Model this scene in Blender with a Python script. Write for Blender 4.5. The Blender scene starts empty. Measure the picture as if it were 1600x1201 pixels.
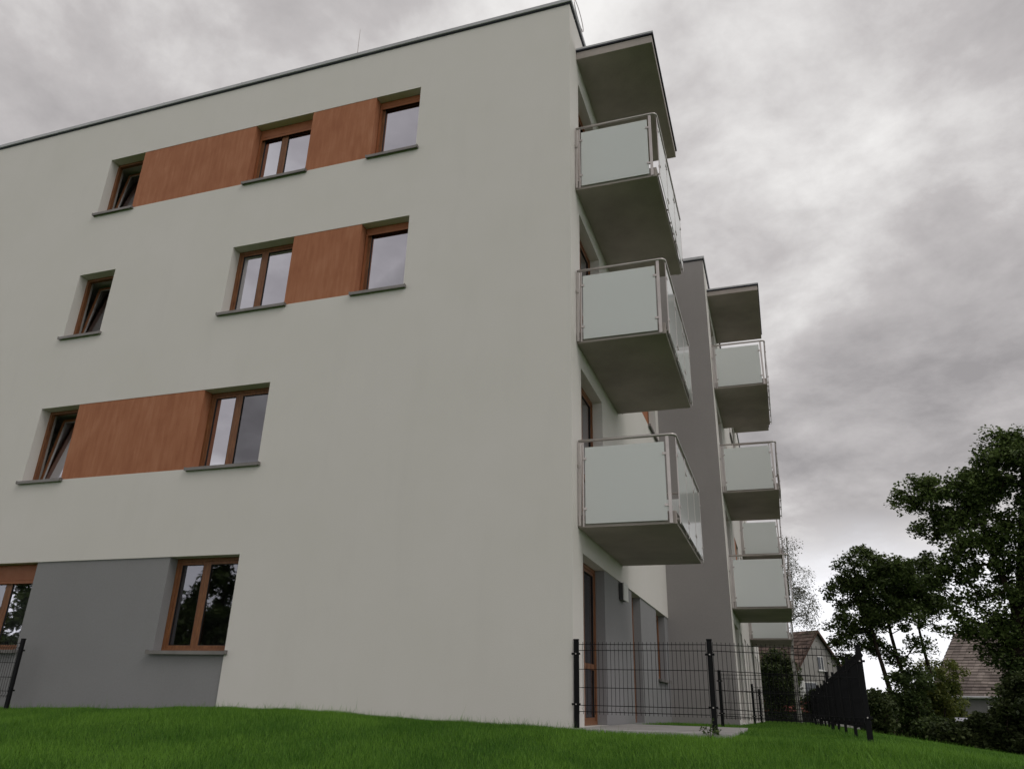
import bpy, bmesh, math, random
import numpy as np
from mathutils import Vector, Matrix
sc = bpy.context.scene
COL = sc.collection
rnd = random.Random(7)
rs = np.random.RandomState(11)

# ------------------------------------------------------------------ camera
CF = 1201.775
CR = np.array([0.9482631, 0.3165097, 0.0248748]); CU = np.array([0.0996914, -0.3712287, 0.9231743]); CFW = np.array([-0.3014278, 0.8729323, 0.3835758]); CC = np.array([2.5153979, -9.8942768, 0.5068894])
cd = bpy.data.cameras.new('camera'); cam = bpy.data.objects.new('camera', cd); COL.objects.link(cam)
cd.sensor_fit = 'HORIZONTAL'; cd.sensor_width = 36.0; cd.lens = 36.0 * CF / 1600.0
cd.clip_start = 0.05; cd.clip_end = 3000
m = Matrix.Identity(4)
for i in range(3):
    m[i][0] = CR[i]; m[i][1] = CU[i]; m[i][2] = -CFW[i]; m[i][3] = CC[i]
cam.matrix_world = m
sc.camera = cam

# ------------------------------------------------------------------ world: overcast sky with broken cloud
w = bpy.data.worlds.new('World'); sc.world = w; w.use_nodes = True
nt = w.node_tree; nt.nodes.clear()
def N(t, **k):
    n = nt.nodes.new(t)
    for a, b in k.items(): setattr(n, a, b)
    return n
out = N('ShaderNodeOutputWorld')
SUN_EL, SUN_AZ = math.radians(48), math.radians(118)      # azimuth measured from +Y towards +X
sky = N('ShaderNodeTexSky', sky_type='NISHITA'); sky.sun_disc = False
sky.sun_elevation = SUN_EL; sky.sun_rotation = SUN_AZ
bg1 = N('ShaderNodeBackground'); bg1.inputs['Strength'].default_value = 0.06
nt.links.new(sky.outputs[0], bg1.inputs['Color'])
tc = N('ShaderNodeTexCoord'); sep = N('ShaderNodeSeparateXYZ'); nt.links.new(tc.outputs['Generated'], sep.inputs[0])
def math_(op, a, b=None, clamp=False):
    n = N('ShaderNodeMath', operation=op); n.use_clamp = clamp
    for i, v in enumerate((a, b)):
        if v is None: continue
        if isinstance(v, (int, float)): n.inputs[i].default_value = v
        else: nt.links.new(v, n.inputs[i])
    return n.outputs[0]
zc = math_('ADD', math_('MAXIMUM', sep.outputs['Z'], 0.0), 0.26)
px = math_('DIVIDE', sep.outputs['X'], zc); py = math_('DIVIDE', sep.outputs['Y'], zc)
comb = N('ShaderNodeCombineXYZ'); nt.links.new(px, comb.inputs[0]); nt.links.new(py, comb.inputs[1])
def noise(scale, detail, rough, dist, off):
    mp = N('ShaderNodeMapping'); mp.inputs['Location'].default_value = off; mp.inputs['Rotation'].default_value = (0, 0, .5)
    mp.inputs['Scale'].default_value = (scale, scale * 1.0, 1)
    nt.links.new(comb.outputs[0], mp.inputs['Vector'])
    n = N('ShaderNodeTexNoise'); n.inputs['Scale'].default_value = 1.0; n.inputs['Detail'].default_value = detail
    n.inputs['Roughness'].default_value = rough; n.inputs['Distortion'].default_value = dist
    nt.links.new(mp.outputs[0], n.inputs['Vector']); return n.outputs['Fac']
n1 = noise(1.1, 3, .5, .12, (7.5, 1.8, 0)); n2 = noise(3.6, 9, .60, .12, (1.1, 8.3, 1))
mixn = math_('ADD', math_('MULTIPLY', n1, .5), math_('MULTIPLY', n2, .5))
cr = N('ShaderNodeValToRGB'); e = cr.color_ramp.elements
cr.color_ramp.interpolation = 'LINEAR'
e[0].position = .36; e[0].color = (.315, .298, .30, 1)
e[1].position = .66; e[1].color = (.86, .845, .83, 1)
k = e.new(.50); k.color = (.50, .476, .474, 1)
nt.links.new(mixn, cr.inputs[0])
# bright clearing close above the horizon, all the way round
hz = N('ShaderNodeMapRange'); hz.interpolation_type = 'SMOOTHSTEP'
nt.links.new(math_('ADD', sep.outputs['Z'], math_('MULTIPLY', math_('SUBTRACT', n2, .5), .10)), hz.inputs['Value'])
hz.inputs['From Min'].default_value = .225; hz.inputs['From Max'].default_value = .115
hz.inputs['To Min'].default_value = 0; hz.inputs['To Max'].default_value = 1
mc = N('ShaderNodeMixRGB'); mc.inputs['Color2'].default_value = (1.02, 1.02, 1.06, 1)
nt.links.new(hz.outputs[0], mc.inputs['Fac']); nt.links.new(cr.outputs[0], mc.inputs['Color1'])
bg2 = N('ShaderNodeBackground'); bg2.inputs['Strength'].default_value = 1.0
nt.links.new(mc.outputs[0], bg2.inputs['Color'])
mx = N('ShaderNodeMixShader'); mx.inputs[0].default_value = .95
nt.links.new(bg1.outputs[0], mx.inputs[1]); nt.links.new(bg2.outputs[0], mx.inputs[2]); nt.links.new(mx.outputs[0], out.inputs['Surface'])
sl = bpy.data.lights.new('sun', 'SUN'); sl.energy = 0.5; sl.angle = math.radians(25); sl.color = (1, .97, .93)
so = bpy.data.objects.new('sun', sl); COL.objects.link(so)
sd = Vector((math.sin(SUN_AZ) * math.cos(SUN_EL), math.cos(SUN_AZ) * math.cos(SUN_EL), math.sin(SUN_EL)))
so.rotation_euler = sd.to_track_quat('Z', 'Y').to_euler()
so.location = (40, -20, 60)
vs = sc.view_settings; vs.view_transform = 'Standard'; vs.look = 'None'; vs.exposure = 0.16; vs.gamma = 1.0; vs.use_curve_mapping = False

# ------------------------------------------------------------------ materials
MATS = {}
def mat(name, col, rough=.7, spec=.3, metal=0., var=.0, vscale=1., vstretch=(1, 1, 1), col2=None, bump=0., bscale=40., island=0., coat=0.):
    mt = bpy.data.materials.new(name); mt.use_nodes = True; t = mt.node_tree; b = t.nodes['Principled BSDF']
    b.inputs['Roughness'].default_value = rough; b.inputs['Metallic'].default_value = metal
    b.inputs['Specular IOR Level'].default_value = spec; b.inputs['Coat Weight'].default_value = coat
    b.inputs['Base Color'].default_value = (*col, 1)
    co = t.nodes.new('ShaderNodeTexCoord')
    def nz(sc_, det, stretch=(1, 1, 1)):
        mp = t.nodes.new('ShaderNodeMapping'); mp.inputs['Scale'].default_value = stretch
        t.links.new(co.outputs['Object'], mp.inputs[0]); n = t.nodes.new('ShaderNodeTexNoise')
        n.inputs['Scale'].default_value = sc_; n.inputs['Detail'].default_value = det; n.inputs['Roughness'].default_value = .6
        t.links.new(mp.outputs[0], n.inputs['Vector']); return n.outputs['Fac']
    if col2 is not None or var:
        c2 = col2 if col2 is not None else tuple(c * (1 - var) for c in col)
        c1 = col if col2 is not None else tuple(min(1, c * (1 + var)) for c in col)
        r = t.nodes.new('ShaderNodeValToRGB'); r.color_ramp.elements[0].position = .34; r.color_ramp.elements[1].position = .66
        r.color_ramp.elements[0].color = (*c2, 1); r.color_ramp.elements[1].color = (*c1, 1)
        t.links.new(nz(vscale, 5, vstretch), r.inputs[0]); last = r.outputs[0]
        if island:
            g = t.nodes.new('ShaderNodeNewGeometry'); hs = t.nodes.new('ShaderNodeHueSaturation')
            mr = t.nodes.new('ShaderNodeMapRange'); mr.inputs['To Min'].default_value = 1 - island; mr.inputs['To Max'].default_value = 1 + island
            t.links.new(g.outputs['Random Per Island'], mr.inputs['Value']); t.links.new(mr.outputs[0], hs.inputs['Value'])
            t.links.new(last, hs.inputs['Color']); last = hs.outputs[0]
        t.links.new(last, b.inputs['Base Color'])
    if bump:
        bp = t.nodes.new('ShaderNodeBump'); bp.inputs['Strength'].default_value = bump; bp.inputs['Distance'].default_value = .01
        t.links.new(nz(bscale, 3, vstretch), bp.inputs['Height']); t.links.new(bp.outputs[0], b.inputs['Normal'])
    MATS[name] = mt; return mt
def stucco(name, ca, cb, cc, bump=.35, streak=.25):
    """painted render: large soft mottling, faint rain streaks, grain"""
    mt = bpy.data.materials.new(name); mt.use_nodes = True; t = mt.node_tree; b = t.nodes['Principled BSDF']
    b.inputs['Roughness'].default_value = .92; b.inputs['Specular IOR Level'].default_value = .15
    co = t.nodes.new('ShaderNodeTexCoord')
    def nz(s, st, det=4, ro=.6):
        mp = t.nodes.new('ShaderNodeMapping'); mp.inputs['Scale'].default_value = st
        t.links.new(co.outputs['Object'], mp.inputs[0]); n = t.nodes.new('ShaderNodeTexNoise')
        n.inputs['Scale'].default_value = s; n.inputs['Detail'].default_value = det; n.inputs['Roughness'].default_value = ro
        t.links.new(mp.outputs[0], n.inputs['Vector']); return n.outputs['Fac']
    r = t.nodes.new('ShaderNodeValToRGB'); r.color_ramp.elements[0].position = .3; r.color_ramp.elements[1].position = .7
    r.color_ramp.elements[0].color = (*ca, 1); r.color_ramp.elements[1].color = (*cb, 1); t.links.new(nz(.55, (1, 1, 1), 3), r.inputs[0])
    r2 = t.nodes.new('ShaderNodeValToRGB'); r2.color_ramp.elements[0].position = .52; r2.color_ramp.elements[1].position = .8
    r2.color_ramp.elements[0].color = (0, 0, 0, 1); r2.color_ramp.elements[1].color = (streak,) * 3 + (1,)
    t.links.new(nz(2.2, (1, 1, .22), 5), r2.inputs[0])
    mxx = t.nodes.new('ShaderNodeMixRGB'); t.links.new(r2.outputs[0], mxx.inputs[0]); t.links.new(r.outputs[0], mxx.inputs[1]); mxx.inputs[2].default_value = (*cc, 1)
    mg = t.nodes.new('ShaderNodeMixRGB'); mg.blend_type = 'OVERLAY'; mg.inputs[0].default_value = .12
    t.links.new(mxx.outputs[0], mg.inputs[1]); t.links.new(nz(60, (1, 1, 1), 3, .7), mg.inputs[2]); t.links.new(mg.outputs[0], b.inputs['Base Color'])
    bp = t.nodes.new('ShaderNodeBump'); bp.inputs['Strength'].default_value = bump; bp.inputs['Distance'].default_value = .006
    t.links.new(nz(90, (1, 1, 1), 4, .7), bp.inputs['Height'])
    bp2 = t.nodes.new('ShaderNodeBump'); bp2.inputs['Strength'].default_value = .25; bp2.inputs['Distance'].default_value = .02
    t.links.new(nz(1.6, (1, 1, 1), 2, .5), bp2.inputs['Height']); t.links.new(bp.outputs[0], bp2.inputs['Normal'])
    t.links.new(bp2.outputs[0], b.inputs['Normal']); MATS[name] = mt; return mt
WHITE = stucco('white_render', (.715, .685, .64), (.745, .71, .675), (.645, .615, .58))
GREY = stucco('grey_render', (.26, .255, .26), (.28, .275, .28), (.235, .23, .225), streak=.3)
GREYW = stucco('warm_grey_render', (.30, .28, .275), (.325, .305, .30), (.27, .25, .24), streak=.3)
def orange():
    mt = bpy.data.materials.new('wood_look_render'); mt.use_nodes = True; t = mt.node_tree; b = t.nodes['Principled BSDF']
    b.inputs['Roughness'].default_value = .75; b.inputs['Specular IOR Level'].default_value = .2
    co = t.nodes.new('ShaderNodeTexCoord')
    def nz(s, st, det):
        mp = t.nodes.new('ShaderNodeMapping'); mp.inputs['Scale'].default_value = st
        t.links.new(co.outputs['Object'], mp.inputs[0]); n = t.nodes.new('ShaderNodeTexNoise')
        n.inputs['Scale'].default_value = s; n.inputs['Detail'].default_value = det; n.inputs['Roughness'].default_value = .6
        n.inputs['Distortion'].default_value = .3
        t.links.new(mp.outputs[0], n.inputs['Vector']); return n.outputs['Fac']
    r = t.nodes.new('ShaderNodeValToRGB'); e = r.color_ramp.elements
    e[0].position = .3; e[0].color = (.32, .12, .06, 1); e[1].position = .76; e[1].color = (.50, .235, .135, 1); k = e.new(.5); k.color = (.40, .163, .085, 1)
    a = t.nodes.new('ShaderNodeMixRGB'); a.inputs[0].default_value = .45
    t.links.new(nz(13, (1, 1, .12), 6), a.inputs[1]); t.links.new(nz(2.3, (1, 1, .6), 4), a.inputs[2]); t.links.new(a.outputs[0], r.inputs[0])
    t.links.new(r.outputs[0], b.inputs['Base Color'])
    bp = t.nodes.new('ShaderNodeBump'); bp.inputs['Strength'].default_value = .4; bp.inputs['Distance'].default_value = .005
    t.links.new(nz(25, (1, 1, .1), 4), bp.inputs['Height']); t.links.new(bp.outputs[0], b.inputs['Normal']); return mt
ORANGE = orange()
FRAME = mat('oak_window_frame', (.25, .105, .04), .45, .4, col2=(.15, .055, .022), vscale=6, vstretch=(6, 6, 1))
SHUT = mat('oak_shutter', (.33, .12, .05), .5, .35, col2=(.27, .09, .035), vscale=5)
GASKET = mat('black_gasket', (.015, .015, .015), .6)
ALU = mat('aluminium_spacer', (.45, .44, .40), .4, .5, .6)
SILL = mat('grey_metal_sill', (.23, .215, .205), .5, .4, .3, var=.12, vscale=3)
CAPM = mat('zinc_coping', (.46, .46, .475), .5, .4, .0, var=.1, vscale=1.5)
DARKM = mat('dark_drip_edge', (.03, .03, .045), .55)
CONC = mat('concrete_slab', (.41, .36, .335), .9, .2, var=.12, vscale=1.3, bump=.3, bscale=30)
STEEL = mat('brushed_steel', (.52, .48, .46), .38, .5, .75, var=.08, vscale=4)
ROOM = mat('room_plaster', (.55, .53, .50), .9)
CURT = mat('net_curtain', (.55, .55, .55), .9)
BLACK = mat('black_fence_coating', (.008, .008, .009), .6, .12)
BARK = mat('bark', (.045, .034, .026), .95, .1, col2=(.02, .016, .012), vscale=6, vstretch=(1, 1, .25), bump=.8, bscale=14)
BIRCHB = mat('birch_bark', (.55, .53, .50), .9, .1, col2=(.06, .055, .05), vscale=5, vstretch=(.5, .5, 1.6))
SOIL = mat('soil', (.06, .05, .035), .95)
PAVE = mat('patio_concrete', (.40, .385, .37), .9, .2, var=.14, vscale=2.2, bump=.3, bscale=40)
WHITEP = mat('white_plastic', (.72, .71, .69), .5)
DGREY = mat('dark_grey_plastic', (.06, .06, .062), .5)
def glass():
    mt = bpy.data.materials.new('window_glass'); mt.use_nodes = True; t = mt.node_tree; t.nodes.clear()
    o = t.nodes.new('ShaderNodeOutputMaterial'); mx = t.nodes.new('ShaderNodeMixShader'); tr = t.nodes.new('ShaderNodeBsdfTransparent'); gl = t.nodes.new('ShaderNodeBsdfGlossy')
    tr.inputs[0].default_value = (.42, .44, .43, 1); gl.inputs['Roughness'].default_value = .015; gl.inputs['Color'].default_value = (.92, .92, 1, 1)
    fr = t.nodes.new('ShaderNodeFresnel'); fr.inputs['IOR'].default_value = 1.5
    mr = t.nodes.new('ShaderNodeMapRange'); mr.inputs['From Min'].default_value = 0.02; mr.inputs['From Max'].default_value = .5
    mr.inputs['To Min'].default_value = .17; mr.inputs['To Max'].default_value = .62
    t.links.new(fr.outputs[0], mr.inputs['Value']); t.links.new(mr.outputs[0], mx.inputs[0])
    co = t.nodes.new('ShaderNodeTexCoord'); n = t.nodes.new('ShaderNodeTexNoise'); n.inputs['Scale'].default_value = 1.4; t.links.new(co.outputs['Object'], n.inputs['Vector'])
    bp = t.nodes.new('ShaderNodeBump'); bp.inputs['Strength'].default_value = .06; bp.inputs['Distance'].default_value = .02
    t.links.new(n.outputs['Fac'], bp.inputs['Height']); t.links.new(bp.outputs[0], gl.inputs['Normal'])
    t.links.new(tr.outputs[0], mx.inputs[1]); t.links.new(gl.outputs[0], mx.inputs[2]); t.links.new(mx.outputs[0], o.inputs['Surface']); return mt
GLASS = glass()
def frosted():
    mt = bpy.data.materials.new('frosted_glass'); mt.use_nodes = True; t = mt.node_tree; t.nodes.clear()
    o = t.nodes.new('ShaderNodeOutputMaterial')
    d = t.nodes.new('ShaderNodeBsdfDiffuse'); d.inputs[0].default_value = (.955, .975, .96, 1)
    tl = t.nodes.new('ShaderNodeBsdfTranslucent'); tl.inputs[0].default_value = (.95, .99, .96, 1)
    m1 = t.nodes.new('ShaderNodeMixShader'); m1.inputs[0].default_value = .34; t.links.new(d.outputs[0], m1.inputs[1]); t.links.new(tl.outputs[0], m1.inputs[2])
    tp = t.nodes.new('ShaderNodeBsdfTransparent'); tp.inputs[0].default_value = (.82, .9, .86, 1)
    m2 = t.nodes.new('ShaderNodeMixShader'); m2.inputs[0].default_value = .07; t.links.new(m1.outputs[0], m2.inputs[1]); t.links.new(tp.outputs[0], m2.inputs[2])
    g = t.nodes.new('ShaderNodeBsdfGlossy'); g.inputs['Roughness'].default_value = .12
    fr = t.nodes.new('ShaderNodeFresnel'); fr.inputs[0].default_value = 1.45
    m3 = t.nodes.new('ShaderNodeMixShader'); t.links.new(fr.outputs[0], m3.inputs[0]); t.links.new(m2.outputs[0], m3.inputs[1]); t.links.new(g.outputs[0], m3.inputs[2])
    t.links.new(m3.outputs[0], o.inputs['Surface']); return mt
FROST = frosted()
def leafmat(name, a, b, sc_=.6, trans=.25):
    mt = bpy.data.materials.new(name); mt.use_nodes = True; t = mt.node_tree; t.nodes.clear()
    o = t.nodes.new('ShaderNodeOutputMaterial'); g = t.nodes.new('ShaderNodeNewGeometry')
    co = t.nodes.new('ShaderNodeTexCoord'); n = t.nodes.new('ShaderNodeTexNoise'); n.inputs['Scale'].default_value = sc_; n.inputs['Detail'].default_value = 3
    t.links.new(co.outputs['Object'], n.inputs['Vector'])
    ad = t.nodes.new('ShaderNodeMath'); ad.operation = 'ADD'; t.links.new(n.outputs['Fac'], ad.inputs[0])
    ml = t.nodes.new('ShaderNodeMath'); ml.operation = 'MULTIPLY_ADD'; ml.inputs[1].default_value = .5; ml.inputs[2].default_value = -.25
    t.links.new(g.outputs['Random Per Island'], ml.inputs[0]); t.links.new(ml.outputs[0], ad.inputs[1])
    r = t.nodes.new('ShaderNodeValToRGB'); r.color_ramp.elements[0].position = .25; r.color_ramp.elements[1].position = .75
    r.color_ramp.elements[0].color = (*a, 1); r.color_ramp.elements[1].color = (*b, 1); t.links.new(ad.outputs[0], r.inputs[0])
    p = t.nodes.new('ShaderNodeBsdfPrincipled'); p.inputs['Roughness'].default_value = .55; p.inputs['Specular IOR Level'].default_value = .25
    tl = t.nodes.new('ShaderNodeBsdfTranslucent'); t.links.new(r.outputs[0], p.inputs['Base Color']); t.links.new(r.outputs[0], tl.inputs[0])
    mx = t.nodes.new('ShaderNodeMixShader'); mx.inputs[0].default_value = trans; t.links.new(p.outputs[0], mx.inputs[1]); t.links.new(tl.outputs[0], mx.inputs[2])
    t.links.new(mx.outputs[0], o.inputs['Surface']); return mt
OAKL = leafmat('oak_leaf', (.042, .068, .022), (.15, .21, .06))
MIDL = leafmat('mid_leaf', (.036, .060, .020), (.12, .165, .05))
DARKL = leafmat('dark_leaf', (.032, .048, .018), (.11, .14, .05))
YELL = leafmat('yellow_green_leaf', (.07, .10, .025), (.24, .26, .06))
BIRL = leafmat('birch_leaf', (.08, .09, .05), (.16, .17, .10), trans=.35)
GRASSM = leafmat('grass_blade', (.055, .155, .016), (.175, .345, .042), sc_=.8, trans=.25)

# ------------------------------------------------------------------ mesh helpers
def tag(o, label=None, cat=None, group=None, kind=None):
    for kk, v in (('label', label), ('category', cat), ('group', group), ('kind', kind)):
        if v: o[kk] = v
    return o
def empty(name, loc, label, cat, group=None):
    o = bpy.data.objects.new(name, None); COL.objects.link(o); o.location = loc; o.empty_display_size = .2
    return tag(o, label, cat, group)
def root_loc(p):
    if p is None: return Vector((0, 0, 0))
    while p.parent: p = p.parent
    return p.location
class MB:
    def __init__(s, mp=None): s.v = []; s.f = []; s.mp = mp or (lambda a, b, c: (a, b, c))
    def add(s, vs, fs):
        o = len(s.v); s.v += [s.mp(*q) for q in vs]; s.f += [tuple(o + i for i in f) for f in fs]; return s
    def box(s, x0, x1, y0, y1, z0, z1):
        return s.add([(x0, y0, z0), (x1, y0, z0), (x1, y1, z0), (x0, y1, z0), (x0, y0, z1), (x1, y0, z1), (x1, y1, z1), (x0, y1, z1)],
                     [(0, 3, 2, 1), (4, 5, 6, 7), (0, 1, 5, 4), (1, 2, 6, 5), (2, 3, 7, 6), (3, 0, 4, 7)])
    def quad(s, *p): return s.add(p, [tuple(range(len(p)))])
    def tube(s, pts, r, n=6, caps=True):
        pts = [Vector(s.mp(*p)) for p in pts]; rr = r if hasattr(r, '__len__') else [r] * len(pts)
        o = len(s.v); L = len(pts); up = None
        for i, p in enumerate(pts):
            d = (pts[min(i + 1, L - 1)] - pts[max(i - 1, 0)]).normalized()
            if up is None: up = Vector((0, 0, 1)) if abs(d.z) < .9 else Vector((1, 0, 0))
            a = d.cross(up)
            if a.length < 1e-5: a = d.orthogonal()
            a.normalize(); b = d.cross(a)
            up = -b if False else up
            for q in range(n):
                t = 2 * math.pi * q / n; s.v.append(tuple(p + (a * math.cos(t) + b * math.sin(t)) * rr[i]))
        for i in range(L - 1):
            for q in range(n):
                q2 = (q + 1) % n; s.f.append((o + i * n + q, o + i * n + q2, o + (i + 1) * n + q2, o + (i + 1) * n + q))
        if caps: s.f.append(tuple(o + q for q in range(n))[::-1]); s.f.append(tuple(o + (L - 1) * n + q for q in range(n)))
        return s
    def build(s, name, mt, parent=None, smooth=False, fix=True, bevel=0.):
        R0 = root_loc(parent); me = bpy.data.meshes.new(name)
        me.from_pydata([(a - R0.x, b - R0.y, c - R0.z) for a, b, c in s.v], [], s.f)
        if fix or bevel:
            bm = bmesh.new(); bm.from_mesh(me)
            if bevel: bmesh.ops.bevel(bm, geom=bm.edges[:], offset=bevel, segments=2, affect='EDGES', profile=.5)
            bmesh.ops.recalc_face_normals(bm, faces=bm.faces[:]); bm.to_mesh(me); bm.free()
        me.materials.append(mt)
        if smooth: me.shade_smooth()
        o = bpy.data.objects.new(name, me); COL.objects.link(o)
        if parent is not None: o.parent = parent
        return o
def np_mesh(name, V, nper, mt, parent=None, off=(0, 0, 0)):
    """V: (count*nper,3) vertices of separate faces with nper corners"""
    n = len(V); me = bpy.data.meshes.new(name); me.vertices.add(n); me.loops.add(n); me.polygons.add(n // nper)
    me.vertices.foreach_set('co', (V - np.array(off)).astype(np.float32).ravel())
    me.loops.foreach_set('vertex_index', np.arange(n, dtype=np.int32))
    me.polygons.foreach_set('loop_start', np.arange(0, n, nper, dtype=np.int32))
    me.polygons.foreach_set('loop_total', np.full(n // nper, nper, dtype=np.int32))
    me.update(); me.validate(); me.materials.append(mt)
    o = bpy.data.objects.new(name, me); COL.objects.link(o)
    if parent is not None: o.parent = parent
    return o
def at(u, v, dist):
    d = CFW + CR * (u - 800) / CF - CU * (v - 600.5) / CF
    return CC + d * dist / math.hypot(d[0], d[1])

# ------------------------------------------------------------------ ground
def ss(t): t = np.clip(t, 0, 1); return t * t * (3 - 2 * t)
def gh(x, y):
    x = np.asarray(x, float); y = np.asarray(y, float)
    a = np.maximum(0, -y - .5); b = np.maximum(0, x - 3.45); d = np.sqrt(a * a + b * b)
    drop = 1.32 * (1 - np.exp(-np.power(d * .135 / 1.32, 1.15) * 1.25))
    h = .20 - drop - .006 * np.clip(y - 5, 0, 60)
    h = h + .12 * np.exp(-((x + 4.4) / 2.9) ** 2) * np.exp(-(np.clip(-y, 0, 99) / 3.5) ** 2)
    h = h + .02 * np.sin(x * 1.3 + 1) * np.sin(y * .9) * np.clip(-y, 0, 1) + .012 * np.sin(x * 3.1 + y * 2.2) * np.clip(-y, 0, 1)
    h = h - .9 * ss((y - 32) / 12)
    return h
def ghf(x, y): return float(gh(x, y))
t = np.linspace(-1, 1, 261); gx = 3 + np.sign(t) * (np.abs(t) * 20 + np.abs(t) ** 5 * 580); gy = 4 + np.sign(t) * (np.abs(t) * 20 + np.abs(t) ** 5 * 580)
gx = np.sort(np.append(gx, [-60])); GX, GY = np.meshgrid(gx, gy); GZ = gh(GX, GY)
nx, ny = len(gx), len(gy)
me = bpy.data.meshes.new('lawn_ground')
idx = np.arange(nx * ny).reshape(ny, nx)
F_ = np.stack([idx[:-1, :-1], idx[:-1, 1:], idx[1:, 1:], idx[1:, :-1]], -1).reshape(-1, 4)
me.from_pydata(np.stack([GX, GY, GZ], -1).reshape(-1, 3).tolist(), [], F_.tolist()); me.shade_smooth()
lawnm = mat('lawn_soil_and_thatch', (.055, .125, .014), .95, .1, col2=(.028, .072, .010), vscale=1.1, bump=.6, bscale=35)
me.materials.append(lawnm); go = bpy.data.objects.new('ground', me); COL.objects.link(go); tag(go, 'rolling green lawn around the apartment block', None, None, 'structure')

# patio slab
pb = MB().box(.004, 1.86, -.12, 3.66, .02, .262)
tag(pb.build('patio', PAVE, None, bevel=.006), 'pale concrete terrace slab behind the fence', None, None, 'structure')
pb = MB().box(1.45, 3.0, 18.2, 21.8, -.1, .12)
tag(pb.build('patio', PAVE, None, bevel=.006), 'small far concrete terrace slab of the last flat', None, None, 'structure')

# ------------------------------------------------------------------ apartment building
B = empty('apartment_building', (0, 0, 0), 'white four-storey apartment block with grey and orange-brown panels and glass balconies', 'apartment building')
FR = lambda X0: None
def front(y0): return lambda u, d, z: (u, y0 + d, z)
def side(x0): return lambda u, d, z: (x0 - d, u, z)
RD = .25
def wall(mp, u0, u1, z0, z1, regs, base_mat, base_name='wall'):
    """regs: list of (u0,u1,z0,z1,depth,kind) later ones win; kind 'open' | material key"""
    us = sorted({u0, u1} | {min(max(q, u0), u1) for r in regs for q in r[:2]}); zs = sorted({z0, z1} | {min(max(q, z0), z1) for r in regs for q in r[2:4]})
    cells = {}
    for i in range(len(us) - 1):
        for j in range(len(zs) - 1):
            cu, cz = (us[i] + us[i + 1]) / 2, (zs[j] + zs[j + 1]) / 2; c = (0., 'base')
            for r in regs:
                if r[0] < cu < r[1] and r[2] < cz < r[3]: c = (r[4], r[5])
            cells[i, j] = c
    mbs = {}
    def mb(k): return mbs.setdefault(k, MB(mp))
    for (i, j), (d, k) in cells.items():
        a, b, c, e = us[i], us[i + 1], zs[j], zs[j + 1]
        if k != 'open': mb(k).quad((a, d, c), (b, d, c), (b, d, e), (a, d, e))
        for di, dj in ((1, 0), (0, 1)):
            o = cells.get((i + di, j + dj))
            if o is None or abs(o[0] - d) < 1e-6: continue
            kk = k if d < o[0] else o[1]; d0, d1 = min(d, o[0]), max(d, o[0])
            if di: mb(kk).quad((b, d0, c), (b, d1, c), (b, d1, e), (b, d0, e))
            else: mb(kk).quad((a, d0, e), (b, d0, e), (b, d1, e), (a, d1, e))
    res = {}
    for k, q in mbs.items():
        if k == 'base': res[k] = q.build(base_name, base_mat, B)
        elif k.startswith('or'): res[k] = q.build('accent_panel', ORANGE, B)
        elif k.startswith('gr'): res[k] = q.build('plinth_wall', GREY, B)
    return res
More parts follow.
